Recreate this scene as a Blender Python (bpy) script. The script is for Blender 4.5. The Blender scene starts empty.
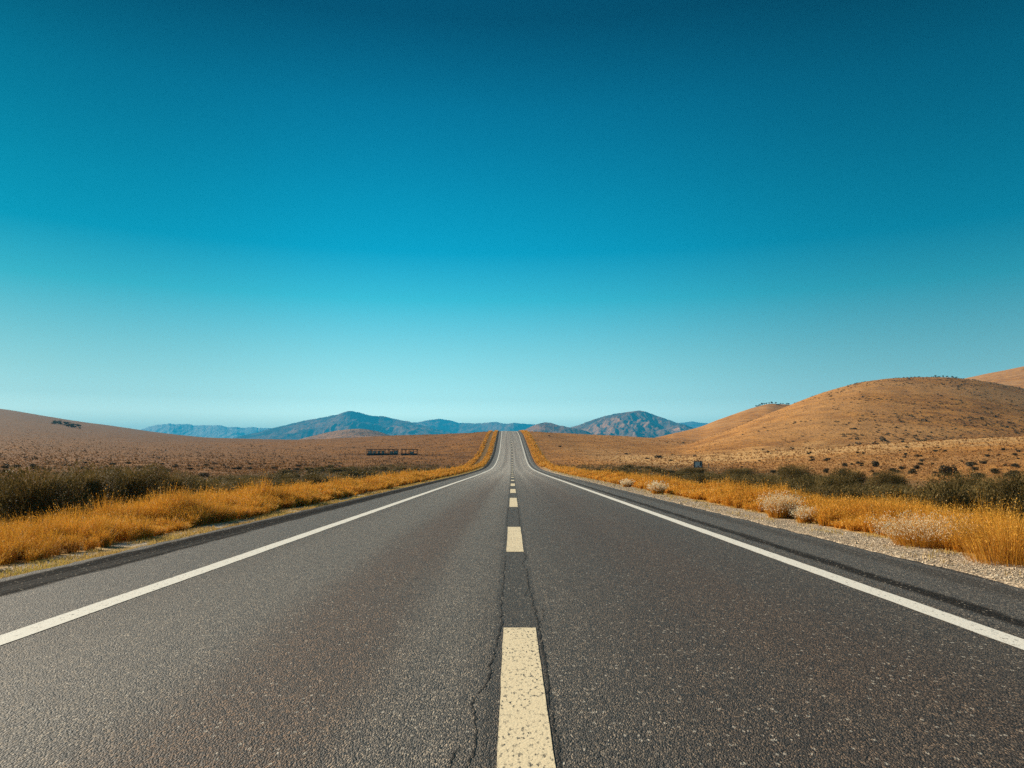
import bpy, math, random
import numpy as np
from mathutils import Vector

C = bpy.context.scene.collection
sc = bpy.context.scene
rng = np.random.default_rng(11)
random.seed(11)
PI = math.pi

# ------------------------------------------------------------------ camera
F = 740.0                      # focal length in pixels of the 1024 wide frame
HR = 450.0                     # row of the true horizon
CAM_Z = 1.28
cam_d = bpy.data.cameras.new('camera')
cam = bpy.data.objects.new('camera', cam_d); C.objects.link(cam)
cam_d.sensor_width = 36.0
cam_d.lens = 36.0 * F / 1024.0
cam_d.clip_start = 0.05
cam_d.clip_end = 60000
PITCH = math.atan((HR - 384.0) / F)
cam.location = (0, 0, CAM_Z)
cam.rotation_euler = (PI / 2 + PITCH, 0, 0)
sc.camera = cam

# ------------------------------------------------------------------ sky and sun
SUN_EL, SUN_AZ = math.radians(25), math.radians(-62)      # azimuth clockwise from +Y (the view)
SIDE = (0.50, 0.86, 0.62)          # evens out the glow on the sun's side
world = bpy.data.worlds.new('World'); sc.world = world; world.use_nodes = True
wn = world.node_tree; wn.nodes.clear()
w_out = wn.nodes.new('ShaderNodeOutputWorld'); w_bg = wn.nodes.new('ShaderNodeBackground')
sky = wn.nodes.new('ShaderNodeTexSky'); sky.sky_type = 'NISHITA'; sky.sun_disc = False
sky.sun_elevation = SUN_EL; sky.sun_rotation = SUN_AZ
sky.air_density = 1.0; sky.dust_density = 0.25; sky.ozone_density = 3.0
w_tc = wn.nodes.new('ShaderNodeTexCoord'); w_sep = wn.nodes.new('ShaderNodeSeparateXYZ')
w_ramp = wn.nodes.new('ShaderNodeValToRGB')
w_mul = wn.nodes.new('ShaderNodeMixRGB'); w_mul.blend_type = 'MULTIPLY'; w_mul.inputs[0].default_value = 1
wn.links.new(w_tc.outputs['Generated'], w_sep.inputs[0])
wn.links.new(w_sep.outputs['Z'], w_ramp.inputs[0])
wn.links.new(sky.outputs[0], w_mul.inputs[1]); wn.links.new(w_ramp.outputs[0], w_mul.inputs[2])
w_side = wn.nodes.new('ShaderNodeFloatCurve'); cv = w_side.mapping.curves[0]
w_add = wn.nodes.new('ShaderNodeMath'); w_add.operation = 'MULTIPLY_ADD'; wn.links.new(w_sep.outputs['X'], w_add.inputs[0]); w_add.inputs[1].default_value = 0.5; w_add.inputs[2].default_value = 0.5
cv.points[0].location = (0.0, SIDE[0]); cv.points[1].location = (1.0, SIDE[2]); cv.points.new(0.22, SIDE[0]); cv.points.new(0.5, SIDE[1]); cv.points.new(0.78, SIDE[2]); w_side.mapping.update()
wn.links.new(w_add.outputs[0], w_side.inputs['Value'])
w_sm = wn.nodes.new('ShaderNodeVectorMath'); w_sm.operation = 'SCALE'; wn.links.new(w_mul.outputs[0], w_sm.inputs[0]); wn.links.new(w_side.outputs[0], w_sm.inputs['Scale'])
wn.links.new(w_sm.outputs[0], w_bg.inputs[0]); wn.links.new(w_bg.outputs[0], w_out.inputs[0])
cr = w_ramp.color_ramp
SKY_TINT = [(0.0, (1.278, 1.462, 1.407)), (0.047, (1.278, 1.462, 1.407)), (0.067, (0.924, 1.15, 1.066)), (0.1, (0.719, 1.034, 0.888)), (0.134, (0.522, 0.965, 0.811)), (0.199, (0.13, 0.855, 0.744)), (0.26, (0.003, 0.677, 0.678)), (0.32, (0.001, 0.606, 0.608)), (0.427, (0.001, 0.436, 0.464)), (0.52, (0.001, 0.207, 0.248)), (0.58, (0.001, 0.207, 0.248)), (0.70, (0.25, 0.45, 0.45)), (0.8, (0.62, 0.58, 0.5)), (1.0, (0.62, 0.58, 0.5))]
cr.elements[0].position = SKY_TINT[0][0]; cr.elements[0].color = (*SKY_TINT[0][1], 1)
cr.elements[1].position = SKY_TINT[-1][0]; cr.elements[1].color = (*SKY_TINT[-1][1], 1)
for p, c in SKY_TINT[1:-1]:
    e = cr.elements.new(p); e.color = (*c, 1)
w_bg.inputs[1].default_value = 0.10

sun_d = bpy.data.lights.new('sun', 'SUN'); sun_o = bpy.data.objects.new('sun', sun_d); C.objects.link(sun_o)
sun_d.energy = 5.0; sun_d.angle = math.radians(0.5); sun_d.color = (1.0, 0.88, 0.71)
sd = Vector((math.sin(SUN_AZ) * math.cos(SUN_EL), math.cos(SUN_AZ) * math.cos(SUN_EL), math.sin(SUN_EL)))
sun_o.rotation_euler = sd.to_track_quat('Z', 'Y').to_euler(); sun_o.location = (-60, -30, 80)

sc.view_settings.view_transform = 'Standard'; sc.view_settings.look = 'None'
sc.view_settings.exposure = 0.85; sc.view_settings.gamma = 1.0
sc.cycles.use_denoising = False
sc.cycles.volume_bounces = 0; sc.cycles.max_bounces = 5; sc.cycles.diffuse_bounces = 2
sc.cycles.transparent_max_bounces = 8

# ------------------------------------------------------------------ numpy noise
_perm = np.random.default_rng(5).permutation(512)
_grad = np.random.default_rng(6).uniform(0, 2 * PI, 512)
def _h(ix, iy): return _grad[(_perm[(ix + _perm[iy & 511]) & 511]) & 511]
def perlin(x, y):
    x = np.asarray(x, float); y = np.asarray(y, float)
    ix = np.floor(x).astype(int); iy = np.floor(y).astype(int)
    fx = x - ix; fy = y - iy
    u = fx ** 3 * (fx * (fx * 6 - 15) + 10); v = fy ** 3 * (fy * (fy * 6 - 15) + 10)
    def g(a, b, dx, dy):
        t = _h(a, b); return np.cos(t) * dx + np.sin(t) * dy
    n00 = g(ix, iy, fx, fy); n10 = g(ix + 1, iy, fx - 1, fy)
    n01 = g(ix, iy + 1, fx, fy - 1); n11 = g(ix + 1, iy + 1, fx - 1, fy - 1)
    return 1.4 * ((n00 * (1 - u) + n10 * u) * (1 - v) + (n01 * (1 - u) + n11 * u) * v)
def fbm(x, y, o=4, lac=2.1, gain=0.5):
    s = 0; a = 1; t = 0
    for i in range(o):
        s = s + a * perlin(x + 17.3 * i, y - 9.1 * i); t += a; a *= gain; x = x * lac; y = y * lac
    return s / t
def ridged(x, y, o=4):
    s = 0; a = 1; t = 0
    for i in range(o):
        s = s + a * (1 - np.abs(perlin(x + 31.7 * i, y + 3.3 * i)) * 1.6); t += a; a *= 0.55; x = x * 2.03; y = y * 2.03
    return s / t
def sstep(a, b, x):
    t = np.clip((np.asarray(x, float) - a) / (b - a), 0, 1); return t * t * (3 - 2 * t)
def gsmooth(a, sig, axis=0):
    n = int(sig * 3) + 1; k = np.exp(-0.5 * (np.arange(-n, n + 1) / sig) ** 2); k /= k.sum()
    a = np.moveaxis(a, axis, 0); p = np.concatenate([np.repeat(a[:1], n, 0), a, np.repeat(a[-1:], n, 0)], 0)
    out = sum(k[i] * p[i:i + a.shape[0]] for i in range(2 * n + 1))
    return np.moveaxis(out, 0, axis)

# ------------------------------------------------------------------ road profile and terrain height
def rowz(row, y): return CAM_Z + (HR - row) / F * y
_ry = np.arange(-60, 1300, 1.0)
_kn = [(-60, None), (0, None), (85, None), (110, 471.0), (124, 469.8), (145, 467.6), (170, 464.0), (193, 459.2), (216, 453.7), (251, 445.5),
       (277, 440.3), (310, 435.2), (335, 432.9), (358, 431.6), (380, 431.1), (410, 431.3), (450, 432.2), (600, 436.0), (900, 440), (1300, 443)]
_rz = np.interp(_ry, [k[0] for k in _kn], [(-0.01757 * k[0]) if k[1] is None else rowz(k[1], k[0]) for k in _kn])
_rz2 = gsmooth(_rz, 9.0)
_rz = np.where(_ry < 60, -0.01757 * _ry, _rz2)
def R(y): return np.interp(y, _ry, _rz)
_xc = gsmooth(np.interp(_ry, [-60, 220, 300, 358, 450, 1300], [0, 0, -0.55, -1.2, -2.4, -14]), 12.0)
def XC(y): return np.interp(y, _ry, _xc)

S0, S1 = -700, 1800
_s = np.arange(S0, S1 + 1, 2.0)
_ly = np.linspace(math.log(8), math.log(14000), 440)
_Y = np.exp(_ly)
_tabY = [8, 50, 75, 100, 150, 200, 280, 400, 550, 800, 1300, 2000, 14000]
_tab = {
 -700: [571, 480, 470, 462, 448, 438, 427, 417, 408, 398, 392, 405, 446],
 -200: [571, 481, 471, 463, 452, 443, 434, 425, 416, 403, 391, 410, 446],
 0:    [571, 482, 474, 467, 458, 450.5, 443, 434, 427, 415.5, 404.5, 430, 446],
 60:   [571, 482, 474, 468, 460, 453, 446, 438.5, 432, 424, 416.8, 435, 446],
 150:  [571, 482, 474, 469, 462, 456, 450, 443.5, 438.5, 433, 430.3, 440, 446],
 200:  [571, 482, 474.5, 469.5, 463, 457, 451, 445, 440.5, 437.6, 437.6, 442, 447],
 300:  [571, 482, 474.5, 470, 464, 459, 452, 444.5, 440.3, 439.8, 442, 445, 447],
 400:  [571, 482, 474.5, 470.5, 465, 459.5, 450, 439, 434.5, 437, 441, 444, 447],
 470:  [571, 482, 474.6, 471, 466, 458, 443, 432.5, 432.6, 437, 441, 444, 447],
 512:  [571, 482, 475, 471.5, 467, 458, 440.5, 431.6, 433.6, 438.5, 442, 445, 447],
 560:  [571, 482, 474.6, 471, 465.5, 458, 441, 432.3, 433.4, 438.5, 442, 445, 447],
 650:  [571, 482, 474.5, 470, 464, 459, 449, 438.7, 437.0, 440, 443, 445, 447],
 750:  [571, 482, 474, 469, 463, 459, 453, 446, 444, 446, 447, 447, 447],
 850:  [571, 482, 474, 469, 464, 461, 457, 452, 450, 450, 450, 449, 448],
 1800: [571, 482, 474, 469, 464, 461, 457, 452, 450, 450, 450, 449, 448]}
_ks = sorted(_tab)
_base = np.array([np.interp(_ly, np.log(_tabY), _tab[k]) for k in _ks])
_base = np.array([np.interp(_s, _ks, _base[:, j]) for j in range(len(_ly))]).T
_base = gsmooth(gsmooth(_base, 7.0, 1), 9.0, 0)
def layer(ss, crest, dist, foot_s, foot_d, foot_r, p, back, sig=4.0):
    c = gsmooth(np.interp(_s, ss, crest), sig)[:, None]
    D = gsmooth(np.interp(_s, ss, dist), 12.0)[:, None]
    fd = np.interp(_s, foot_s, foot_d)[:, None]; fr = np.interp(_s, foot_s, foot_r)[:, None]
    Y = _Y[None, :]
    u = np.clip((Y - fd) / (D - fd), 0, 1)
    r = c + (fr - c) * (1 - u) ** p
    r = np.where(Y > D, c + back * ((Y - D) / D) ** 1.5, r)
    return np.where(Y < fd, fr + (fd - Y) / fd * 220, r)
_T1 = layer([-700, 570, 600, 640, 700, 780, 860, 940, 1024, 1200, 1800], [520, 490, 468, 460.5, 456.5, 450.5, 445.5, 440.5, 436, 424, 400],
            [190, 190, 190, 185, 175, 165, 155, 150, 145, 140, 140], [0, 1800], [42, 42], [484, 484], 1.25, 22)
_B = layer([-700, 560, 600, 640, 683, 732, 760, 792, 822, 860, 890, 920, 950, 980, 1024, 1100, 1250, 1800],
           [520, 480, 465, 454.5, 446, 429, 417, 404.5, 393, 382.5, 378.5, 377, 377.3, 380, 388, 405, 425, 440],
           [300, 300, 300, 305, 330, 360, 380, 405, 430, 450, 460, 470, 480, 480, 480, 480, 460, 460],
           [0, 640, 1800], [190, 190, 190], [468, 463, 456], 1.7, 40, 3.0)
_A = layer([-700, 560, 600, 640, 656, 676, 700, 715, 747, 769, 790, 820, 860, 940, 1800],
           [520, 462, 450, 441, 437.6, 433, 427, 421, 409.5, 403.2, 404.5, 410, 420, 440, 470],
           [620, 620, 620, 640, 660, 690, 720, 740, 800, 850, 850, 850, 850, 850, 850], [0, 1800], [340, 340], [461, 461], 1.35, 40, 2.5)
_C = layer([-700, 820, 870, 970, 1024, 1100, 1250, 1800], [520, 520, 402, 377.5, 366.5, 354, 345, 340],
           [1100] * 8, [0, 1800], [620, 620], [440, 440], 1.5, 40, 3.0)
_L = gsmooth(np.interp(_s, [-700, 340, 520, 1800], [0, 0, 0, 0]), 3.0)
_k = 0.8
_ROW = -_k * np.log(np.exp(-(_base - 450) / _k) + np.exp(-(_T1 - 450) / _k) + np.exp(-(_B - 450) / _k) + np.exp(-(_A - 450) / _k) + np.exp(-(_C - 450) / _k)) + 450
def Lrow(s, y):
    a = np.clip((s - S0) / 2.0, 0, len(_s) - 1.001); b = np.clip((np.log(np.maximum(y, 8)) - _ly[0]) / (_ly[1] - _ly[0]), 0, len(_ly) - 1.001)
    i = a.astype(int); j = b.astype(int); fa = a - i; fb = b - j
    return (_ROW[i, j] * (1 - fa) + _ROW[i + 1, j] * fa) * (1 - fb) + (_ROW[i, j + 1] * (1 - fa) + _ROW[i + 1, j + 1] * fa) * fb
def T(x, y):
    x = np.asarray(x, float); y = np.asarray(y, float)
    r = np.hypot(x, y); th = np.clip(np.arctan2(x, y), -1.0, 1.0)
    Y = r * np.cos(th); s = 512 + F * np.tan(th)
    zL = rowz(Lrow(s, Y), np.maximum(Y, 8))
    lat = x - XC(y); al = np.abs(lat)
    zr = R(y)
    near = zr - 0.04 - 0.30 * sstep(6.3, 10.5, al) * np.where(lat < 0, 1, 0.7)
    w = sstep(45, 85, r) * sstep(9, 9 + 12 + 0.02 * r, al)
    w = np.maximum(w, sstep(420, 520, y))
    z = near * (1 - w) + zL * w
    amp = (0.05 + 0.0010 * np.minimum(r, 2500)) * sstep(6.2, 14, al)
    z = z + amp * fbm(x / (9 + r * 0.05), y / (9 + r * 0.05), 4)
    z = z + 0.035 * sstep(5.9, 8, al) * (1 - sstep(60, 120, r)) * perlin(x * 1.3, y * 1.3)
    und = 1 - sstep(5.15, 5.6, al)
    z = z - und * (0.25 + 0.0 * r) * (1 - sstep(430, 470, y))
    return z
def s_of(x, y): return 512 + F * x / y
def hit(px, row):
    """ground point seen at a frame position of the photograph (first crossing along the ray)"""
    v = 384 - row
    d = np.array([px - 512, F * math.cos(PITCH) - v * math.sin(PITCH), F * math.sin(PITCH) + v * math.cos(PITCH)])
    ys = np.exp(np.linspace(math.log(5), math.log(3000), 4000))
    x = ys * d[0] / d[1]; z = CAM_Z + ys * d[2] / d[1]
    k = np.nonzero(T(x, ys) >= z)[0]
    i = k[0] if len(k) else int(np.argmin(z - T(x, ys)))
    return float(x[i]), float(ys[i])

# ------------------------------------------------------------------ object helpers
def mesh_np(name, V, faces, uv=None, smooth=False):
    """faces: (n,3) or (n,4) int array"""
    me = bpy.data.meshes.new(name)
    V = np.asarray(V, np.float32); fc = np.asarray(faces, np.int32); n, k = fc.shape
    me.vertices.add(len(V)); me.vertices.foreach_set('co', V.ravel())
    me.loops.add(n * k); me.loops.foreach_set('vertex_index', fc.ravel())
    me.polygons.add(n); me.polygons.foreach_set('loop_start', np.arange(0, n * k, k, dtype=np.int32))
    me.polygons.foreach_set('loop_total', np.full(n, k, np.int32))
    me.polygons.foreach_set('use_smooth', np.full(n, bool(smooth)))
    if uv is not None:
        l = me.uv_layers.new(name='UVMap'); l.data.foreach_set('uv', np.asarray(uv, np.float32)[fc.ravel()].ravel())
    me.update(calc_edges=True)
    return me
def link(name, me, mat=None, parent=None):
    o = bpy.data.objects.new(name, me); C.objects.link(o)
    if mat is not None and me is not None and not me.materials: me.materials.append(mat)
    if parent is not None: o.parent = parent
    return o
def tag(o, label=None, cat=None, group=None, kind=None):
    if label: o['label'] = label
    if cat: o['category'] = cat
    if group: o['group'] = group
    if kind: o['kind'] = kind
    return o
def grid_faces(nr, nc):
    i = np.arange(nr - 1)[:, None] * nc + np.arange(nc - 1)[None, :]
    i = i.ravel(); return np.stack([i, i + 1, i + nc + 1, i + nc], 1)
class MB:
    def __init__(s): s.v = []; s.f = []
    def box(s, c, d, rz=0):
        n = len(s.v); cx, cy, cz = c; hx, hy, hz = d[0] / 2, d[1] / 2, d[2] / 2; ca, sa = math.cos(rz), math.sin(rz)
        for a, b, e in ((-1, -1, -1), (1, -1, -1), (1, 1, -1), (-1, 1, -1), (-1, -1, 1), (1, -1, 1), (1, 1, 1), (-1, 1, 1)):
            x, y = a * hx, b * hy; s.v.append((cx + x * ca - y * sa, cy + x * sa + y * ca, cz + e * hz))
        for q in ((0, 3, 2, 1), (4, 5, 6, 7), (0, 1, 5, 4), (1, 2, 6, 5), (2, 3, 7, 6), (3, 0, 4, 7)): s.f.append([n + k for k in q])
    def tube(s, p0, p1, r0, r1, k=6):
        p0 = Vector(p0); p1 = Vector(p1); d = (p1 - p0).normalized(); a = d.orthogonal().normalized(); b = d.cross(a); n = len(s.v)
        for p, r in ((p0, r0), (p1, r1)):
            for i in range(k):
                t = 2 * PI * i / k; q = p + a * (r * math.cos(t)) + b * (r * math.sin(t)); s.v.append(tuple(q))
        for i in range(k): s.f.append([n + i, n + (i + 1) % k, n + k + (i + 1) % k, n + k + i])
    def build(s, name, mat, parent=None):
        me = bpy.data.meshes.new(name); me.from_pydata(s.v, [], s.f); me.polygons.foreach_set('use_smooth', np.zeros(len(s.f), bool)); me.update()
        return link(name, me, mat, parent)

# ------------------------------------------------------------------ node helpers
class NT:
    def __init__(s, name):
        s.m = bpy.data.materials.new(name); s.m.use_nodes = True; s.t = s.m.node_tree; s.t.nodes.clear()
        s.out = s.t.nodes.new('ShaderNodeOutputMaterial'); s.b = s.t.nodes.new('ShaderNodeBsdfPrincipled')
        s.t.links.new(s.b.outputs[0], s.out.inputs[0]); s.b.inputs['Specular IOR Level'].default_value = 0.3
    def n(s, typ, **kw):
        x = s.t.nodes.new(typ)
        for k, v in kw.items(): setattr(x, k, v)
        return x
    def l(s, a, b): s.t.links.new(a, b)
    def put(s, sock, v):
        if hasattr(v, 'node'): s.l(v, sock)
        elif isinstance(v, (tuple, list)) and len(v) == 3 and sock.type == 'RGBA': sock.default_value = (*v, 1)
        else: sock.default_value = v
    def math(s, op, a, b=0.0, c=None, clamp=False):
        x = s.n('ShaderNodeMath', operation=op, use_clamp=clamp); s.put(x.inputs[0], a); s.put(x.inputs[1], b)
        if c is not None: s.put(x.inputs[2], c)
        return x.outputs[0]
    def mix(s, f, a, b, mode='MIX'):
        x = s.n('ShaderNodeMixRGB', blend_type=mode); s.put(x.inputs[0], f); s.put(x.inputs[1], a); s.put(x.inputs[2], b); return x.outputs[0]
    def ss(s, v, a, b, inv=False):
        x = s.n('ShaderNodeMapRange', interpolation_type='SMOOTHSTEP'); s.put(x.inputs[0], v)
        x.inputs[1].default_value = a; x.inputs[2].default_value = b
        x.inputs[3].default_value = 1 if inv else 0; x.inputs[4].default_value = 0 if inv else 1; return x.outputs[0]
    def band(s, v, c, w, soft):
        d = s.math('ABSOLUTE', s.math('SUBTRACT', v, c)); return s.ss(d, w, w + soft, True)
    def noise(s, vec, scale, detail=4, rough=0.55, out=0):
        x = s.n('ShaderNodeTexNoise'); s.l(vec, x.inputs['Vector']); x.inputs['Scale'].default_value = scale
        x.inputs['Detail'].default_value = detail; x.inputs['Roughness'].default_value = rough; return x.outputs[out]
    def voro(s, vec, scale, feature='F1', out='Distance', rnd=1.0):
        x = s.n('ShaderNodeTexVoronoi', feature=feature); s.l(vec, x.inputs['Vector']); x.inputs['Scale'].default_value = scale
        x.inputs['Randomness'].default_value = rnd; return x.outputs[out]
    def vec(s, a, sx=1, sy=1, sz=1):
        x = s.n('ShaderNodeMapping'); s.l(a, x.inputs[0]); x.inputs['Scale'].default_value = (sx, sy, sz); return x.outputs[0]
    def bump(s, h, strength, dist):
        x = s.n('ShaderNodeBump'); s.l(h, x.inputs['Height']); x.inputs['Strength'].default_value = strength; x.inputs['Distance'].default_value = dist
        s.l(x.outputs[0], s.b.inputs['Normal']); return x
    def ramp(s, v, stops):
        x = s.n('ShaderNodeValToRGB'); s.l(v, x.inputs[0]); e = x.color_ramp.elements
        e[0].position = stops[0][0]; e[0].color = (*stops[0][1], 1); e[1].position = stops[-1][0]; e[1].color = (*stops[-1][1], 1)
        for p, c in stops[1:-1]: q = e.new(p); q.color = (*c, 1)
        return x.outputs[0]

def mat_plain(name, col, rough=0.8, var=0.25, scale=8):
    t = NT(name); tc = t.n('ShaderNodeTexCoord').outputs['Object']
    n = t.noise(tc, scale, 4)
    c = t.mix(n, tuple(v * (1 - var) for v in col), tuple(min(1, v * (1 + var)) for v in col))
    t.put(t.b.inputs['Base Color'], c); t.b.inputs['Roughness'].default_value = rough
    return t.m

# ---- asphalt
def mat_asphalt():
    t = NT('asphalt'); uv = t.n('ShaderNodeUVMap').outputs[0]
    sep = t.n('ShaderNodeSeparateXYZ'); t.l(uv, sep.inputs[0]); U, Vv = sep.outputs[0], sep.outputs[1]
    st = t.vec(uv, 1.0, 0.05)                                # long streaks along the road
    streak = t.noise(st, 2.2, 5, 0.6)
    patch = t.noise(t.vec(uv, 1.0, 0.16), 1.1, 5, 0.6)
    wob = t.math('MULTIPLY', t.math('SUBTRACT', t.noise(t.vec(uv, 0, 0.12), 1.0, 3), 0.5), 0.6)
    Uw = t.math('ADD', U, wob)
    # lane tone: greyish lanes, rusty wheel wear
    base = t.mix(streak, (0.055, 0.047, 0.039), (0.098, 0.085, 0.072))
    brown = t.math('MAXIMUM', t.band(Uw, -1.35, 0.15, 0.75), t.band(Uw, 1.9, 0.5, 1.1))
    base = t.mix(t.math('MULTIPLY', t.math('MULTIPLY', brown, 0.85), t.ss(patch, 0.15, 0.55)), base, (0.070, 0.045, 0.030))
    dark = t.math('MAXIMUM', t.band(Uw, 0.95, 0.2, 0.8), t.band(Uw, 2.9, 0.15, 0.6))
    base = t.mix(t.math('MULTIPLY', dark, 0.35), base, (0.046, 0.040, 0.035))
    light = t.math('MAXIMUM', t.band(Uw, -2.6, 0.3, 0.7), t.band(Uw, -0.55, 0.1, 0.35))
    base = t.mix(t.math('MULTIPLY', light, 0.35), base, (0.130, 0.122, 0.110))
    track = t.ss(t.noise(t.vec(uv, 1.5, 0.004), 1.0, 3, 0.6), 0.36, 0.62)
    base = t.mix(t.math('MULTIPLY', t.math('MULTIPLY', t.ss(Vv, 3, 110), 0.92), t.math('MULTIPLY_ADD', track, 0.5, 0.5)), base, (0.28, 0.262, 0.238))      # far road paler: grazing sky sheen painted into the colour
    base = t.mix(t.math('MULTIPLY', t.ss(U, 0.2, 1.6), t.math('MULTIPLY', t.ss(Vv, 12, 50, True), 0.35)), base, (0.040, 0.034, 0.029))      # newer, darker mat in the right lane
    # paved shoulder, seal bands and the centre joint
    al = t.math('ABSOLUTE', U)
    base = t.mix(t.math('MULTIPLY', t.ss(al, 3.8, 3.95), 0.7), base, (0.078, 0.073, 0.067))
    Ue = t.math('ADD', U, t.math('MULTIPLY', t.math('SUBTRACT', t.noise(t.vec(uv, 1, 0.4), 2.5, 4), 0.5), 0.22))
    seal = t.math('MAXIMUM', t.band(Ue, -5.24, 0.26, 0.12), t.math('MULTIPLY', t.band(Ue, 4.10, 0.06, 0.10), 0.85))
    lines = t.noise(t.vec(uv, 9.0, 0.06), 1.0, 4, 0.6)
    seal = t.math('MULTIPLY', seal, t.math('MULTIPLY_ADD', t.ss(lines, 0.3, 0.55), 0.2, 0.8))
    seal = t.math('MAXIMUM', seal, t.math('MULTIPLY', t.ss(al, 4.6, 5.2), t.math('MULTIPLY', t.ss(lines, 0.48, 0.62), 0.6)))
    seal = t.math('MAXIMUM', seal, t.math('MULTIPLY', t.band(Ue, 4.92, 0.05, 0.2), 0.35))
    base = t.mix(t.math('MULTIPLY', seal, 0.92), base, (0.006, 0.006, 0.007))
    joint = t.band(t.math('ADD', U, t.math('MULTIPLY', t.math('SUBTRACT', t.noise(t.vec(uv, 1.0, 1.0), 3.0, 5, 0.7), 0.5), 0.10)), 0.04, 0.175, 0.02)
    base = t.mix(t.math('MULTIPLY', joint, 0.75), base, (0.040, 0.034, 0.028))
    # stones
    uvs = t.vec(uv, 1.0, 0.55)
    v1 = t.n('ShaderNodeTexVoronoi'); t.l(uvs, v1.inputs['Vector']); v1.inputs['Scale'].default_value = 125
    v2 = t.n('ShaderNodeTexVoronoi'); t.l(uvs, v2.inputs['Vector']); v2.inputs['Scale'].default_value = 33
    g1 = t.n('ShaderNodeRGBToBW'); t.l(v1.outputs['Color'], g1.inputs[0])
    g2 = t.n('ShaderNodeRGBToBW'); t.l(v2.outputs['Color'], g2.inputs[0])
    k = t.ramp(g1.outputs[0], [(0.15, (0.24, 0.23, 0.22)), (0.42, (0.78, 0.76, 0.74)), (0.66, (1.25, 1.2, 1.13)), (0.85, (3.3, 3.0, 2.55))])
    base = t.mix(1.0, base, k, 'MULTIPLY')
    big = t.math('MULTIPLY', t.ss(g2.outputs[0], 0.70, 0.78), t.ss(v2.outputs['Distance'], 0.22, 0.34, True))
    base = t.mix(t.math('MULTIPLY', big, 0.75), base, (0.40, 0.35, 0.28))
    pit = t.math('MULTIPLY', t.ss(g2.outputs[0], 0.22, 0.28, True), t.ss(v2.outputs['Distance'], 0.2, 0.32, True))
    base = t.mix(t.math('MULTIPLY', pit, 0.8), base, (0.012, 0.012, 0.012))
    mot = t.ramp(t.noise(uv, 7.0, 6, 0.7), [(0.3, (0.80, 0.80, 0.80)), (0.7, (1.2, 1.2, 1.2))])
    base = t.mix(1.0, base, mot, 'MULTIPLY')
    t.put(t.b.inputs['Base Color'], base)
    t.put(t.b.inputs['Roughness'], t.math('ADD', t.math('MULTIPLY_ADD', seal, 0.25, 0.55), t.math('MULTIPLY', g1.outputs[0], 0.2)))
    t.put(t.b.inputs['Specular IOR Level'], t.math('MULTIPLY_ADD', seal, -0.27, 0.30))
    hgt = t.math('ADD', t.math('MULTIPLY', v1.outputs['Distance'], -1.0), t.math('MULTIPLY', t.noise(uv, 140, 3), 0.6))
    t.bump(hgt, 0.9, 0.009)
    return t.m

def mat_paint(name, col, worn, sc_=34):
    t = NT(name); uv = t.n('ShaderNodeUVMap').outputs[0]
    n1 = t.noise(t.vec(uv, 1, 0.42), sc_, 5, 0.7); n2 = t.noise(uv, 3.0, 4, 0.6); n3 = t.noise(uv, 120, 3, 0.6)
    v = t.voro(uv, 75); c = t.mix(n2, tuple(a * 0.80 for a in col), col)
    c = t.mix(t.ss(n3, 0.35, 0.75), tuple(a * 0.86 for a in col), c)
    hole = t.math('MULTIPLY', t.ss(n1, worn, worn + 0.05), t.ss(n2, 0.30, 0.60))
    c = t.mix(hole, c, (0.05, 0.045, 0.04))
    t.put(t.b.inputs['Base Color'], c); t.b.inputs['Roughness'].default_value = 0.65
    t.bump(t.math('ADD', t.math('MULTIPLY', v, -0.6), t.math('MULTIPLY', hole, -1.0)), 0.5, 0.004)
    return t.m

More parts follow.
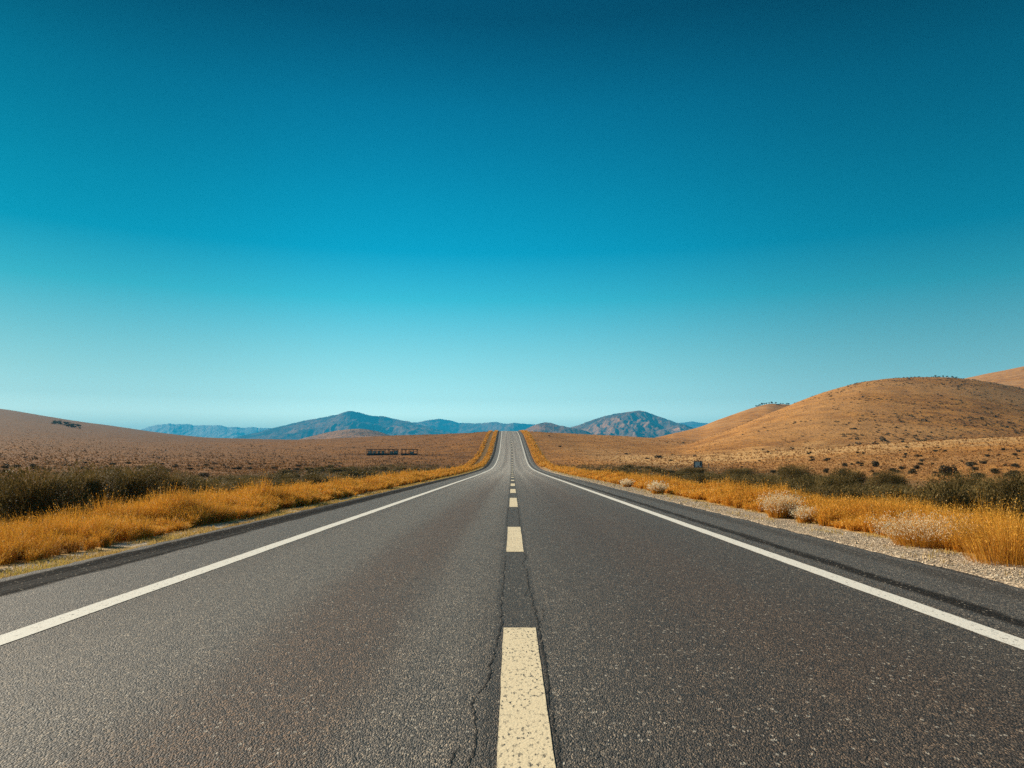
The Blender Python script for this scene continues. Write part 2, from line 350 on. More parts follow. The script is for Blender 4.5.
# ---- ground
def mat_ground():
    t = NT('dry_ground'); uv = t.n('ShaderNodeUVMap').outputs[0]
    P = t.n('ShaderNodeTexCoord').outputs['Object']
    P2 = t.vec(P, 1, 1, 0)
    sep = t.n('ShaderNodeSeparateXYZ'); t.l(uv, sep.inputs[0]); U, D = sep.outputs[0], sep.outputs[1]   # lateral offset from the road, distance
    sp = t.n('ShaderNodeSeparateXYZ'); t.l(P, sp.inputs[0]); X, Yc = sp.outputs[0], sp.outputs[1]
    big = t.noise(P2, 0.012, 5, 0.6); mid = t.noise(P2, 0.09, 5, 0.62); small = t.noise(P2, 1.1, 5, 0.65); fine = t.noise(P2, 14, 4, 0.7)
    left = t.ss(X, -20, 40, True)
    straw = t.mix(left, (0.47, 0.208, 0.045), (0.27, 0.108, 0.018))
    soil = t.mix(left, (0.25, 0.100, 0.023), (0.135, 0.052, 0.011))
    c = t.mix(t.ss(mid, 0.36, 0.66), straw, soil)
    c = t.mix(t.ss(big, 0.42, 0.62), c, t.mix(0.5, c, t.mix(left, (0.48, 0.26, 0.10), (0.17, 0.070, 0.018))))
    hill_shade = t.ss(t.math('ADD', t.math('MULTIPLY', X, -1.0), t.math('MULTIPLY', t.math('SUBTRACT', big, 0.5), 240)), 60, 330)
    c = t.mix(t.math('MULTIPLY', hill_shade, 0.65), c, (0.115, 0.048, 0.016))      # dark rusty tone: the left hill's shaded slope painted into the ground colour
    # tussock speckle at several sizes
    for sc_, a, b, k in ((0.16, 0.0, 0.26, 0.6), (0.45, 0.08, 0.40, 0.8), (1.1, 0.10, 0.45, 0.75)):
        v = t.n('ShaderNodeTexVoronoi'); t.l(P2, v.inputs['Vector']); v.inputs['Scale'].default_value = sc_
        bw = t.n('ShaderNodeRGBToBW'); t.l(v.outputs['Color'], bw.inputs[0])
        mk = t.math('MULTIPLY', t.ss(v.outputs['Distance'], a, b, True), t.ss(bw.outputs[0], 0.42, 0.58))
        c = t.mix(t.math('MULTIPLY', mk, k), c, (0.070, 0.044, 0.022))
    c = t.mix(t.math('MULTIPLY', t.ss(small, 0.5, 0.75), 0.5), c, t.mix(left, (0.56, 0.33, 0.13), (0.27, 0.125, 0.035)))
    c = t.mix(t.math('MULTIPLY', t.ss(fine, 0.45, 0.8), 0.3), c, (0.40, 0.29, 0.17))
    fw = t.math('ADD', Yc, t.math('MULTIPLY', t.math('SUBTRACT', mid, 0.5), 70))
    field = t.math('MULTIPLY', t.math('MULTIPLY', t.ss(fw, 112, 140), t.ss(fw, 200, 240, True)), t.ss(X, 16, 34))
    c = t.mix(t.math('MULTIPLY', t.math('MULTIPLY', field, 0.7), t.ss(small, 0.3, 0.55)), c, (0.66, 0.42, 0.18))
    # scrubby belt beside the road
    au = t.math('ABSOLUTE', U)
    auw = t.math('ADD', au, t.math('MULTIPLY', t.math('SUBTRACT', mid, 0.5), 14))
    belt = t.math('MULTIPLY', t.math('MULTIPLY', t.ss(auw, 8.5, 10.5), t.ss(auw, 24, 34, True)), t.ss(Yc, 110, 175, True))
    c = t.mix(t.math('MULTIPLY', belt, 0.85), c, t.mix(small, (0.070, 0.058, 0.030), (0.13, 0.10, 0.052)))
    # golden verge further along
    verge = t.math('MULTIPLY', t.ss(au, 8.4, 9.6, True), t.ss(au, 5.8, 6.2))
    c = t.mix(verge, c, t.mix(t.ss(small, 0.3, 0.7), (0.38, 0.235, 0.075), (0.56, 0.33, 0.09)))
    gap = t.math('MULTIPLY', t.band(U, -8.1, 0.7, 0.3), t.ss(Yc, 130, 165))
    c = t.mix(t.math('MULTIPLY', gap, 0.85), c, (0.10, 0.058, 0.025))
    # short dry turf and dirt by the left edge, pale gravel by the right
    uu = t.math('ADD', U, t.math('MULTIPLY', t.math('SUBTRACT', t.noise(P2, 1.6, 5, 0.7), 0.5), 0.7))
    turf = t.math('MULTIPLY', t.ss(uu, -6.6, -6.4), t.ss(U, -5.3, -5.2, True))
    c = t.mix(turf, c, t.mix(t.ss(fine, 0.35, 0.65), (0.30, 0.19, 0.07), (0.46, 0.34, 0.18)))
    pale = t.math('MULTIPLY', t.math('MULTIPLY', t.band(uu, -6.2, 0.12, 0.12), t.ss(t.noise(P2, 0.5, 2), 0.45, 0.6)), 1.0)
    c = t.mix(pale, c, (0.55, 0.50, 0.42))
    uu2 = t.math('ADD', U, t.math('MULTIPLY', t.math('SUBTRACT', t.noise(P2, 0.9, 4, 0.7), 0.5), 0.9))
    grav = t.math('MULTIPLY', t.ss(uu2, 6.45, 6.75, True), t.ss(U, 5.0, 5.1))
    vs = t.n('ShaderNodeTexVoronoi'); t.l(P2, vs.inputs['Vector']); vs.inputs['Scale'].default_value = 30
    bw = t.n('ShaderNodeRGBToBW'); t.l(vs.outputs['Color'], bw.inputs[0])
    gc = t.ramp(bw.outputs[0], [(0.2, (0.28, 0.21, 0.14)), (0.5, (0.48, 0.37, 0.25)), (0.8, (0.66, 0.54, 0.39))])
    gc = t.mix(t.math('MULTIPLY', t.ss(vs.outputs['Distance'], 0.45, 0.65), 0.7), gc, (0.13, 0.10, 0.075))
    gfar = t.math('MULTIPLY', grav, t.ss(Yc, 90, 170, True))
    c = t.mix(gfar, c, gc)
    t.put(t.b.inputs['Base Color'], c); t.b.inputs['Roughness'].default_value = 0.95; t.b.inputs['Specular IOR Level'].default_value = 0.1
    h = t.math('ADD', t.math('MULTIPLY', small, 0.35), t.math('MULTIPLY', fine, 0.04))
    t.bump(h, 0.8, 1.0)
    return t.m

def mat_mountain(name, c1, c2, c3, s=0.42):
    t = NT(name); P = t.n('ShaderNodeTexCoord').outputs['Object']
    a = t.noise(P, 0.004 * s, 6, 0.65); b = t.noise(P, 0.03 * s, 5, 0.7); d = t.noise(P, 0.15 * s, 3, 0.7)
    c = t.mix(t.ss(a, 0.38, 0.60), c1, c2); c = t.mix(t.math('MULTIPLY', t.ss(b, 0.45, 0.65), 0.8), c, c3)
    c = t.mix(t.math('MULTIPLY', t.ss(d, 0.5, 0.6), 0.35), c, tuple(v * 0.5 for v in c3))
    t.put(t.b.inputs['Base Color'], c); t.b.inputs['Roughness'].default_value = 1.0; t.b.inputs['Specular IOR Level'].default_value = 0.0
    t.bump(t.math('ADD', b, t.math('MULTIPLY', d, 0.3)), 0.9, 12.0 / s)
    return t.m

def mat_blades(name, stops, transl=0.35, tip=None, rough=0.7):
    """u of the UV = a random number per blade, v = height along it"""
    t = NT(name); uv = t.n('ShaderNodeUVMap').outputs[0]; sep = t.n('ShaderNodeSeparateXYZ'); t.l(uv, sep.inputs[0])
    c = t.ramp(sep.outputs[0], stops)
    if tip: c = t.mix(t.math('MULTIPLY', t.ss(sep.outputs[1], 0.55, 1.0), 0.6), c, tip)
    t.put(t.b.inputs['Base Color'], c); t.b.inputs['Roughness'].default_value = rough; t.b.inputs['Specular IOR Level'].default_value = 0.15
    tr = t.n('ShaderNodeBsdfTranslucent'); t.put(tr.inputs[0], c); mx = t.n('ShaderNodeMixShader'); mx.inputs[0].default_value = transl
    t.l(t.b.outputs[0], mx.inputs[1]); t.l(tr.outputs[0], mx.inputs[2]); t.l(mx.outputs[0], t.out.inputs[0])
    return t.m

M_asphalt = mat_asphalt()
M_white = mat_paint('white_road_paint', (0.80, 0.76, 0.66), 0.585)
M_cream = mat_paint('cream_road_paint', (0.82, 0.68, 0.44), 0.55, 46)
M_ground = mat_ground()

# ------------------------------------------------------------------ ground sheet (polar grid, to the foot of the far ranges)
th = np.concatenate([np.linspace(-180, -60, 40)[:-1], np.linspace(-60, -37, 60)[:-1], np.linspace(-37, 37, 900), np.linspace(37, 60, 60)[1:], np.linspace(60, 180, 40)[1:]])
th = np.radians(th)
rr = np.concatenate([[0.02], np.exp(np.linspace(math.log(1.5), math.log(13500), 800))])
TH, RR = np.meshgrid(th, rr)
GX, GY = RR * np.sin(TH), RR * np.cos(TH)
GZ = T(GX, GY)
V = np.stack([GX, GY, GZ], -1).reshape(-1, 3)
uv = np.stack([(GX - XC(GY)), RR], -1).reshape(-1, 2)
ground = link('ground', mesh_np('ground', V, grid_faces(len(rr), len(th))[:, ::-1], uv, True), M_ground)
tag(ground, 'dry brown grassland and rolling hills either side of the road', None, None, 'structure')

# ------------------------------------------------------------------ road
ys = np.concatenate([np.arange(-25, 20, 1.0), np.arange(20, 460, 2.0)])
def strip(name, us, dz, mat, parent=None, y=None, skirt=0.0, jag=0.0):
    y = ys if y is None else y
    cols = []; uvc = []
    us = list(us)
    cols_u = ([us[0]] if skirt else []) + us + ([us[-1]] if skirt else [])
    for k, u in enumerate(cols_u):
        z = R(y) + dz
        if skirt and k in (0, len(cols_u) - 1): z = z - skirt
        ue = u + (jag * perlin(y * 1.7 + 40 * (u > 0), y * 0 + 3.3) + jag * 0.6 * perlin(y * 6.1, y * 0 + u) if jag and (k < 2 or k > len(cols_u) - 3) else 0)
        cols.append(np.stack([XC(y) + ue, y, z], 1)); uvc.append(np.stack([np.zeros_like(y) + ue, y], 1))
    V = np.stack(cols, 1).reshape(-1, 3); U = np.stack(uvc, 1).reshape(-1, 2)
    return link(name, mesh_np(name, V, grid_faces(len(y), len(cols_u)), U), mat, parent)
ysf = np.concatenate([np.arange(-25, 60, 0.2), np.arange(60, 460, 2.0)])
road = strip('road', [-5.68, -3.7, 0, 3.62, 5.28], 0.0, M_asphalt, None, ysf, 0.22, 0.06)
tag(road, 'two lane asphalt highway running straight over the rise', None, None, 'structure')
l1 = strip('edge_line', [-3.815, -3.60], 0.004, M_white, road, ysf, 0, 0.008)
l2 = strip('edge_line', [3.515, 3.73], 0.004, M_white, road, ysf, 0, 0.008)
l1['label'] = 'solid white line along the left lane'; l2['label'] = 'solid white line along the right lane'
dash = [(0.2, 5.92), (10.9, 15.1), (21.9, 27.6), (32.2, 37.0), (42.0, 47.0)] + [(54 + 12.0 * k, 57.2 + 12.0 * k) for k in range(33)]
for a, b in dash:
    y = np.linspace(a, b, max(2, int((b - a) / 0.25)))
    w = 0.125
    cx = 0.06 if b < 8 else 0.045
    dl = strip('centre_dash', [cx - w, cx - w * 0.33, cx + w * 0.33, cx + w], 0.004, M_cream, road, y, 0, 0.006)
# cracks along the centre joint: ribbons of tar-dark open crack
t_ = NT('crack'); t_.b.inputs['Base Color'].default_value = (0.012, 0.011, 0.010, 1); t_.b.inputs['Roughness'].default_value = 0.9; M_crack = t_.m
def crack(pts, w0, seed):
    r = np.random.default_rng(seed)
    px = [p[0] for p in pts]; py = [p[1] for p in pts]
    y = np.arange(py[0], py[-1], 0.03)
    x = np.interp(y, py, px) + 0.022 * perlin(y * 3 + seed, y * 0) + 0.014 * perlin(y * 11 + seed, y * 0 + 5) + 0.006 * r.uniform(-1, 1, len(y))
    w = 0.8 * w0 * (0.15 + np.abs(perlin(y * 4 + seed * 3, y * 0 + 9)) * 1.7 + 0.3 * r.uniform(0, 1, len(y)))
    z = R(y) + 0.003
    V = np.stack([np.stack([x - w, y, z], 1), np.stack([x + w, y, z], 1)], 1).reshape(-1, 3)
    o = link('crack', mesh_np('crack', V, grid_faces(len(y), 2)), M_crack, road); return o
crack([(-0.20, 3.0), (-0.17, 3.6), (-0.21, 4.1), (-0.13, 4.7), (-0.12, 5.3), (-0.085, 6.0), (-0.10, 6.8), (-0.095, 8.0), (-0.09, 10.5)], 0.008, 1)
crack([(-0.17, 3.55), (-0.25, 3.42), (-0.3, 3.1)][::-1], 0.004, 5)
crack([(0.215, 5.0), (0.205, 5.9), (0.20, 6.8), (0.17, 8.0), (0.18, 9.0), (0.13, 9.6), (0.19, 10.3), (0.17, 10.7)], 0.009, 2)
crack([(0.205, 5.9), (0.25, 6.2), (0.27, 6.7)], 0.004, 9)
crack([(0.20, 3.0), (0.205, 4.0), (0.215, 5.0)], 0.006, 10); crack([(0.12, 7.3), (0.15, 7.6), (0.175, 8.1)], 0.005, 12)
crack([(-0.11, 15.3), (-0.12, 18), (-0.11, 21.5)], 0.010, 3); crack([(0.16, 15.3), (0.17, 18), (0.16, 21.5)], 0.010, 4)

# ------------------------------------------------------------------ far hills and mountains
def ridge(name, label, px, rows, D, front, back, mat, base_row=443, gully=0.25, lam=None, n=(260, 70), crest_n=0.5, seed=0):
    s = np.linspace(px[0], px[-1], n[0]); c = gsmooth(np.interp(s, px, rows), 1.4)
    c = c + crest_n * (1.5 * fbm(s / 8.0 + seed, s * 0 + seed, 4) + 0.3 * fbm(s / 3.0 + seed, s * 0 + 9, 2)) * sstep(0, 4, base_row - c)
    lam = lam or D * 0.05
    t = np.concatenate([np.linspace(0, 1, n[1]), 1 + np.linspace(0.05, 1, 14)])
    S, Tt = np.meshgrid(s, t); Cc = np.meshgrid(c, t)[0]
    dcrest = D + 0.06 * D * perlin(S / 60.0 + seed, S * 0)
    Y = np.where(Tt <= 1, dcrest - front * (1 - Tt), dcrest + back * (Tt - 1))
    X = (S - 512) / F * Y
    zb = rowz(base_row, Y) - 4
    zc = rowz(Cc, dcrest)
    prof = np.where(Tt <= 1, np.clip(Tt, 0, 1) ** 1.25, 1 - np.clip(Tt - 1, 0, 1) ** 1.3)
    H = zc - rowz(base_row, dcrest) + 4
    g = 1 - ridged(X / lam + seed, Y / (lam * 2.2) + 2 * seed, 4)
    env = np.where(Tt <= 1, np.clip(1 - Tt, 0, 1) ** 0.6 * np.clip(Tt * 3, 0, 1), 0.2)
    Z = zb + H * prof - H * gully * g * env * 3.0
    V = np.stack([X, Y, Z], -1).reshape(-1, 3)
    o = link(name, mesh_np(name, V, grid_faces(len(t), len(s)), None, True), mat)
    return tag(o, label, None, None, 'structure')
M_mt = mat_mountain('mountain_scrub', (0.060, 0.042, 0.028), (0.30, 0.145, 0.070), (0.030, 0.030, 0.022))
M_mt2 = mat_mountain('mountain_rust', (0.42, 0.19, 0.075), (0.12, 0.072, 0.04), (0.035, 0.032, 0.024))
M_far = mat_mountain('haze_pale_slopes', (0.42, 0.38, 0.33), (0.50, 0.43, 0.36), (0.34, 0.31, 0.28))  # extra haze on the farthest range painted in as a lighter slope colour
M_bh = mat_mountain('dry_hill', (0.38, 0.21, 0.12), (0.30, 0.17, 0.10), (0.20, 0.12, 0.07))
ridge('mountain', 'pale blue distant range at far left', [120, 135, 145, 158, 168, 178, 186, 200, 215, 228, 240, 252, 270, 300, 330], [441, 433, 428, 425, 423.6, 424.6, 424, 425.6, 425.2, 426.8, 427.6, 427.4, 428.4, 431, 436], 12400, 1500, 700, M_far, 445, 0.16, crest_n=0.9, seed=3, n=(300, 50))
ridge('mountain', 'blue peaked mountain left of the road', [215, 235, 253, 271, 287, 303, 320, 337.5, 346, 350, 359, 372, 382, 397, 408, 420, 440, 460, 480], [441, 437.5, 433.5, 428.7, 425, 421, 418, 414.7, 411.6, 410.8, 412.5, 416.2, 416, 419.6, 421.4, 425, 430, 435, 441], 8000, 2900, 1400, M_mt, 444, 0.5, 670, n=(460, 120), seed=1)
ridge('mountain', 'low blue ridge behind the road crest', [370, 395, 410, 419, 430, 440, 450, 459, 468, 477, 487, 496, 507, 514, 525, 545, 565, 600], [436, 427, 423, 422, 420, 418.8, 420.5, 423, 423.2, 423.6, 422.8, 422.0, 424.2, 422.8, 424, 425, 427, 436], 10800, 2000, 1100, M_mt, 444, 0.26, 700, n=(360, 60), seed=7)
ridge('mountain', 'rust brown mountain right of the road', [530, 545, 560, 578, 594, 605, 617, 628, 638, 645, 652, 665, 676, 690, 710, 740, 760], [441, 436, 430.5, 425.3, 419.5, 416.2, 413.4, 412.2, 410.5, 411.5, 414.2, 418.6, 422.6, 426.5, 433, 444, 446], 6100, 2100, 1000, M_mt2, 444, 0.5, 420, n=(460, 120), seed=2)
ridge('mountain', 'small dark knoll right of the road crest', [515, 525, 535, 545, 552, 560, 572, 585, 600], [434, 429.5, 425, 422.3, 423.2, 425.8, 428, 430.5, 438], 4800, 1100, 600, M_mt, 440, 0.25, 260, n=(200, 50), seed=4)
ridge('mountain', 'far blue ridge behind the right mountain', [560, 580, 610, 640, 668, 680, 692, 705, 720, 740, 770], [436, 428, 426, 425, 424.5, 423, 421.8, 423, 425, 430, 440], 11400, 2000, 1100, M_mt, 444, 0.2, 620, n=(240, 50), seed=6)
ridge('hill', 'rounded brown hill in front of the blue mountain', [290, 305, 320, 335, 350, 360, 370, 380, 392, 410], [442, 438, 434.2, 431, 429.2, 428.8, 429.8, 432, 436, 441], 2400, 680, 500, M_bh, 444, 0.06, 160, n=(160, 60), crest_n=0.1, seed=5)

# haze: one closed box of thin air round everything
hz = MB(); hz.box((0, 0, 0), (1, 1, 1)); HZ0, HZ1 = -75.0, 260.0
t_ = bpy.data.materials.new('haze'); t_.use_nodes = True; t_.node_tree.nodes.clear()
o_ = t_.node_tree.nodes.new('ShaderNodeOutputMaterial'); pv = t_.node_tree.nodes.new('ShaderNodeVolumePrincipled')
pv.inputs['Color'].default_value = (0.03, 0.55, 0.98, 1); pv.inputs['Density'].default_value = 0.000100; pv.inputs['Anisotropy'].default_value = 0.0
t_.node_tree.links.new(pv.outputs[0], o_.inputs['Volume'])
haze = hz.build('haze', t_); haze.location = (0, 0, (HZ0 + HZ1) / 2); haze.scale = (28000, 28000, HZ1 - HZ0)
tag(haze, 'thin blue air haze over the plain', None, None, 'stuff')
zmin, zmax = float(GZ.min()), float(GZ.max()); print('ground z range', zmin, zmax)
HZ0 = zmin - 1.0; HZ1 = max(zmax, 430) + 5; haze.location.z = (HZ0 + HZ1) / 2; haze.scale.z = HZ1 - HZ0

# ------------------------------------------------------------------ vegetation generators
def blades(x, y, z, h, w, lean_x, lean_y, ang, rnd, droop=0.35):
    """curved blades: base pair, middle pair, tip -> one quad + one tri each, returned as tris"""
    n = len(x); ca, sa = np.cos(ang) * w * 0.5, np.sin(ang) * w * 0.5
    def P(dx, dy, dz): return np.stack([x + dx, y + dy, z + dz], 1)
    mx, my = lean_x * 0.35, lean_y * 0.35
    a = P(-ca, -sa, -0.03 + 0 * h); b = P(ca, sa, -0.03 + 0 * h)
    c = P(mx - ca * 0.8, my - sa * 0.8, h * 0.55); d = P(mx + ca * 0.8, my + sa * 0.8, h * 0.55)
    e = P(lean_x, lean_y, h * (1 - droop * 0.15))
    V = np.stack([a, b, c, d, e], 1).reshape(-1, 3)
    o = np.arange(n)[:, None] * 5
    Fc = np.concatenate([o + np.array([[0, 1, 3]]), o + np.array([[0, 3, 2]]), o + np.array([[2, 3, 4]])], 0)
    U = np.stack([np.repeat(rnd, 5), np.tile([0, 0, 0.55, 0.55, 1.0], n)], 1)
    return V, Fc, U
def leaves(cx, cy, cz, size, rnd, v, g, up=0.3):
    """small randomly turned triangles"""
    n = len(cx)
    d1 = g.normal(size=(n, 3)); d1[:, 2] += up * 2; d1 /= np.linalg.norm(d1, axis=1)[:, None]
    d2 = g.normal(size=(n, 3)); d2 -= d1 * (d1 * d2).sum(1)[:, None]; d2 /= np.linalg.norm(d2, axis=1)[:, None]
    c = np.stack([cx, cy, cz], 1); s = size[:, None]
    V = np.stack([c - d1 * s * 0.6 - d2 * s * 0.32, c - d1 * s * 0.6 + d2 * s * 0.32, c + d1 * s * 0.8], 1).reshape(-1, 3)
    U = np.stack([np.repeat(rnd, 3), np.repeat(v, 3)], 1)
    return V, np.arange(3 * n).reshape(-1, 3), U
def cat(parts):
    Vs, Fs, Us = [], [], []; k = 0
    for V, f, U in parts: Vs.append(V); Fs.append(f + k); Us.append(U); k += len(V)
    return np.concatenate(Vs), np.concatenate(Fs), np.concatenate(Us)

M_grass = mat_blades('golden_grass', [(0.0, (0.22, 0.105, 0.030)), (0.25, (0.42, 0.19, 0.030)), (0.5, (0.60, 0.265, 0.025)), (0.75, (0.72, 0.36, 0.045)), (0.92, (0.80, 0.48, 0.12)), (1.0, (0.85, 0.70, 0.40))], 0.3, (0.82, 0.42, 0.05))
M_short = mat_blades('short_grass', [(0.0, (0.42, 0.26, 0.07)), (0.55, (0.58, 0.40, 0.13)), (0.85, (0.48, 0.38, 0.08)), (1.0, (0.25, 0.28, 0.05))], 0.3)
M_pale = mat_blades('pale_seed', [(0.0, (0.52, 0.36, 0.14)), (0.5, (0.76, 0.63, 0.38)), (1.0, (0.88, 0.82, 0.66))], 0.35)
M_olive = mat_blades('olive_leaf', [(0.0, (0.065, 0.044, 0.015)), (0.4, (0.125, 0.088, 0.027)), (0.8, (0.19, 0.132, 0.042)), (1.0, (0.32, 0.21, 0.08))], 0.3)
M_sage = mat_blades('sage_leaf', [(0.0, (0.030, 0.025, 0.013)), (0.5, (0.060, 0.047, 0.024)), (1.0, (0.11, 0.082, 0.042))], 0.2)
M_tree = mat_blades('tree_leaf', [(0.0, (0.030, 0.040, 0.018)), (0.6, (0.055, 0.065, 0.028)), (1.0, (0.09, 0.09, 0.04))], 0.2)
M_tuss = mat_blades('tussock', [(0.0, (0.10, 0.055, 0.022)), (0.4, (0.26, 0.125, 0.042)), (0.7, (0.43, 0.22, 0.075)), (1.0, (0.62, 0.38, 0.15))], 0.25)
M_stem = mat_plain('twig', (0.09, 0.065, 0.045), 0.9)

# golden roadside grass: one mesh each side, grown as tufts that arch outwards
def roadside(side):
    g = np.random.default_rng(21 + (side > 0))
    def tufts(y0, y1, nt, per, logy=True):
        ty = np.exp(g.uniform(math.log(y0), math.log(y1), nt)) if logy else g.uniform(y0, y1, nt)
        inner0, outer0 = (6.45, 9.6) if side < 0 else (6.75, 9.4)
        wob = 0.30 * perlin(ty * 0.35, ty * 0 + 7 + side) + 0.25 * perlin(ty * 1.1, ty * 0 + 2)
        inner = np.where(ty > 150, 5.85, inner0 + wob); outer = outer0 + 0.7 * perlin(ty * 0.16, ty * 0 + 11 * side) + 0.004 * ty
        t = g.uniform(0, 1, nt) ** 1.1
        lat = inner + t * (outer - inner)
        if side < 0: keep = ~((ty > 140) & (lat > 7.3) & (lat < 8.9)) & ~((ty > 140) & (lat > 10.3))
        else: keep = ~((ty > 140) & (lat > 8.7))
        tx = XC(ty) + side * lat
        cl = fbm(tx * 0.45 + 5, ty * 0.45, 3); keep &= (cl > -0.36) | (t < 0.05)
        tx, ty, t, cl = tx[keep], ty[keep], t[keep], cl[keep]; nt = len(tx)
        H = (0.36 + 0.34 * np.clip(t * 2.6, 0, 1)) * (0.78 + 0.55 * np.clip(cl * 2.0, -0.6, 1)) * np.exp(g.normal(0, 0.16, nt))
        if side > 0: H = H * 0.92
        H = H * (1 - 0.45 * sstep(150, 230, ty)); W = np.clip(H * g.uniform(0.45, 0.8, nt), 0.12, 0.5)
        tone = np.clip(0.40 + 0.05 * (side > 0) + 0.34 * fbm(tx * 0.35, ty * 0.35 + 40, 3) + g.normal(0, 0.13, nt), 0.02, 0.98)
        rp = lambda a: np.repeat(a, per)
        n = nt * per; a = g.uniform(0, 2 * PI, n); r = g.random(n) ** 0.7
        x = rp(tx) + np.cos(a) * r * rp(W) * 0.28; y = rp(ty) + np.sin(a) * r * rp(W) * 0.28
        k = g.uniform(0.55, 1.08, n); h = rp(H) * k * (1 - 0.22 * r * r)
        lx = np.cos(a) * r * rp(W) * 0.62 + g.normal(0, 0.06, n); ly = np.sin(a) * r * rp(W) * 0.62 + g.normal(0, 0.06, n)
        w = np.maximum(0.0045, 0.00052 * y) * g.uniform(0.7, 1.4, n); z = T(x, y)
        rnd = np.clip(rp(tone) + g.normal(0, 0.12, n), 0, 1)
        parts = [blades(x, y, z, h, w, lx, ly, g.uniform(0, PI, n), rnd)]
        for q in range(3):
            kk = g.random(n) < 0.5; m = kk.sum(); f = g.uniform(0.60, 1.04, m)
            parts.append(leaves(x[kk] + lx[kk] * f ** 1.6 + g.normal(0, 0.008, m), y[kk] + ly[kk] * f ** 1.6 + g.normal(0, 0.008, m), z[kk] + h[kk] * f * 0.96,
                                np.maximum(0.011, 0.0010 * y[kk]) * g.uniform(0.8, 1.6, m), np.clip(rnd[kk] + g.uniform(-0.1, 0.35, m), 0, 1), np.full(m, 0.85), g, 0.8))
        return parts
    P = tufts(4.0, 13, 900, 70) + tufts(13, 30, 1700, 50) + tufts(30, 110, 2800, 22) + tufts(110, 430, 3800, 9)
    V, f, U = cat(P)
    o = link('roadside_grass', mesh_np('roadside_grass', V, f, U), M_grass)
    tag(o, 'tall golden grass lining the %s verge of the road' % ('left' if side < 0 else 'right'), 'grass', None, 'stuff')
roadside(-1); roadside(1)

# short dry turf between asphalt and tall grass
g = np.random.default_rng(3)
parts = []
n = 26000; y = np.exp(g.uniform(math.log(5), math.log(160), n)); x = XC(y) - (5.72 + 0.62 * g.beta(1.3, 1.5, n) + 0.1 * perlin(y, y * 0)); k = fbm(x * 2.2, y * 0.8, 2) > -0.12; x, y = x[k], y[k]; n = len(x)
parts.append(blades(x, y, T(x, y), g.uniform(0.02, 0.07, n), np.maximum(0.006, 0.0008 * y), g.normal(0, 0.03, n), g.normal(0, 0.03, n), g.uniform(0, PI, n), np.clip(0.4 + 0.9 * fbm(x * 0.8, y * 0.5, 2) + g.normal(0, 0.12, n), 0, 1)))
n = 9000; y = np.exp(g.uniform(math.log(6), math.log(120), n)); x = XC(y) + (5.35 + 1.3 * g.beta(3, 1.2, n)); k = fbm(x * 1.5, y * 1.0, 2) > 0.12; x, y = x[k], y[k]; n = len(x)
parts.append(blades(x, y, T(x, y), g.uniform(0.02, 0.09, n), np.maximum(0.006, 0.0008 * y), g.normal(0, 0.03, n), g.normal(0, 0.03, n), g.uniform(0, PI, n), g.uniform(0, 0.8, n)))
V, f, U = cat(parts)
tag(link('short_grass', mesh_np('short_grass', V, f, U), M_short), 'short yellow turf growing at the edge of the asphalt', 'grass', None, 'stuff')

# loose stones of the right verge (and a few on the left)
def stones():
    g = np.random.default_rng(9)
    n = 26000; y = np.exp(g.uniform(math.log(5), math.log(70), n)); lat = 5.24 + 1.45 * g.beta(1.1, 1.5, n)
    x = XC(y) + lat
    n2 = 3500; y2 = np.exp(g.uniform(math.log(6), math.log(40), n2)); k = fbm(y2 * 0.4, y2 * 0, 2) > 0.0; y2 = y2[k]; x2 = XC(y2) - g.uniform(5.75, 6.5, len(y2))
    x = np.concatenate([x, x2]); y = np.concatenate([y, y2]); n = len(x)
    s = np.exp(g.normal(-4.85, 0.42, n)) * np.maximum(1, y / 22)
    z = np.maximum(T(x, y), R(y) - 0.2) + s * 0.25
    base = np.array([[1, 0, 0], [0, 1, 0], [-1, 0, 0], [0, -1, 0], [0, 0, 0.7], [0, 0, -0.7]], float)
    fc = np.array([[0, 1, 4], [1, 2, 4], [2, 3, 4], [3, 0, 4], [1, 0, 5], [2, 1, 5], [3, 2, 5], [0, 3, 5]])
    a = g.uniform(0, PI, n); J = base[None] * g.uniform(0.6, 1.25, (n, 6, 3)) * s[:, None, None]
    X = J[:, :, 0] * np.cos(a)[:, None] - J[:, :, 1] * np.sin(a)[:, None] + x[:, None]
    Yy = J[:, :, 0] * np.sin(a)[:, None] + J[:, :, 1] * np.cos(a)[:, None] + y[:, None]
    V = np.stack([X, Yy, J[:, :, 2] + z[:, None]], -1).reshape(-1, 3)
    Fc = (np.arange(n)[:, None, None] * 6 + fc[None]).reshape(-1, 3)
    U = np.stack([np.repeat(g.random(n), 6), np.zeros(6 * n)], 1)
    t = NT('pale_stone'); uvn = t.n('ShaderNodeUVMap').outputs[0]; sp = t.n('ShaderNodeSeparateXYZ'); t.l(uvn, sp.inputs[0])
    t.put(t.b.inputs['Base Color'], t.ramp(sp.outputs[0], [(0, (0.34, 0.25, 0.16)), (0.5, (0.56, 0.43, 0.29)), (0.85, (0.68, 0.55, 0.39)), (1, (0.78, 0.68, 0.52))])); t.b.inputs['Roughness'].default_value = 0.9
    tag(link('gravel', mesh_np('gravel', V, Fc, U), t.m), 'pale loose gravel beside the right asphalt edge', 'gravel', None, 'stuff')
stones()

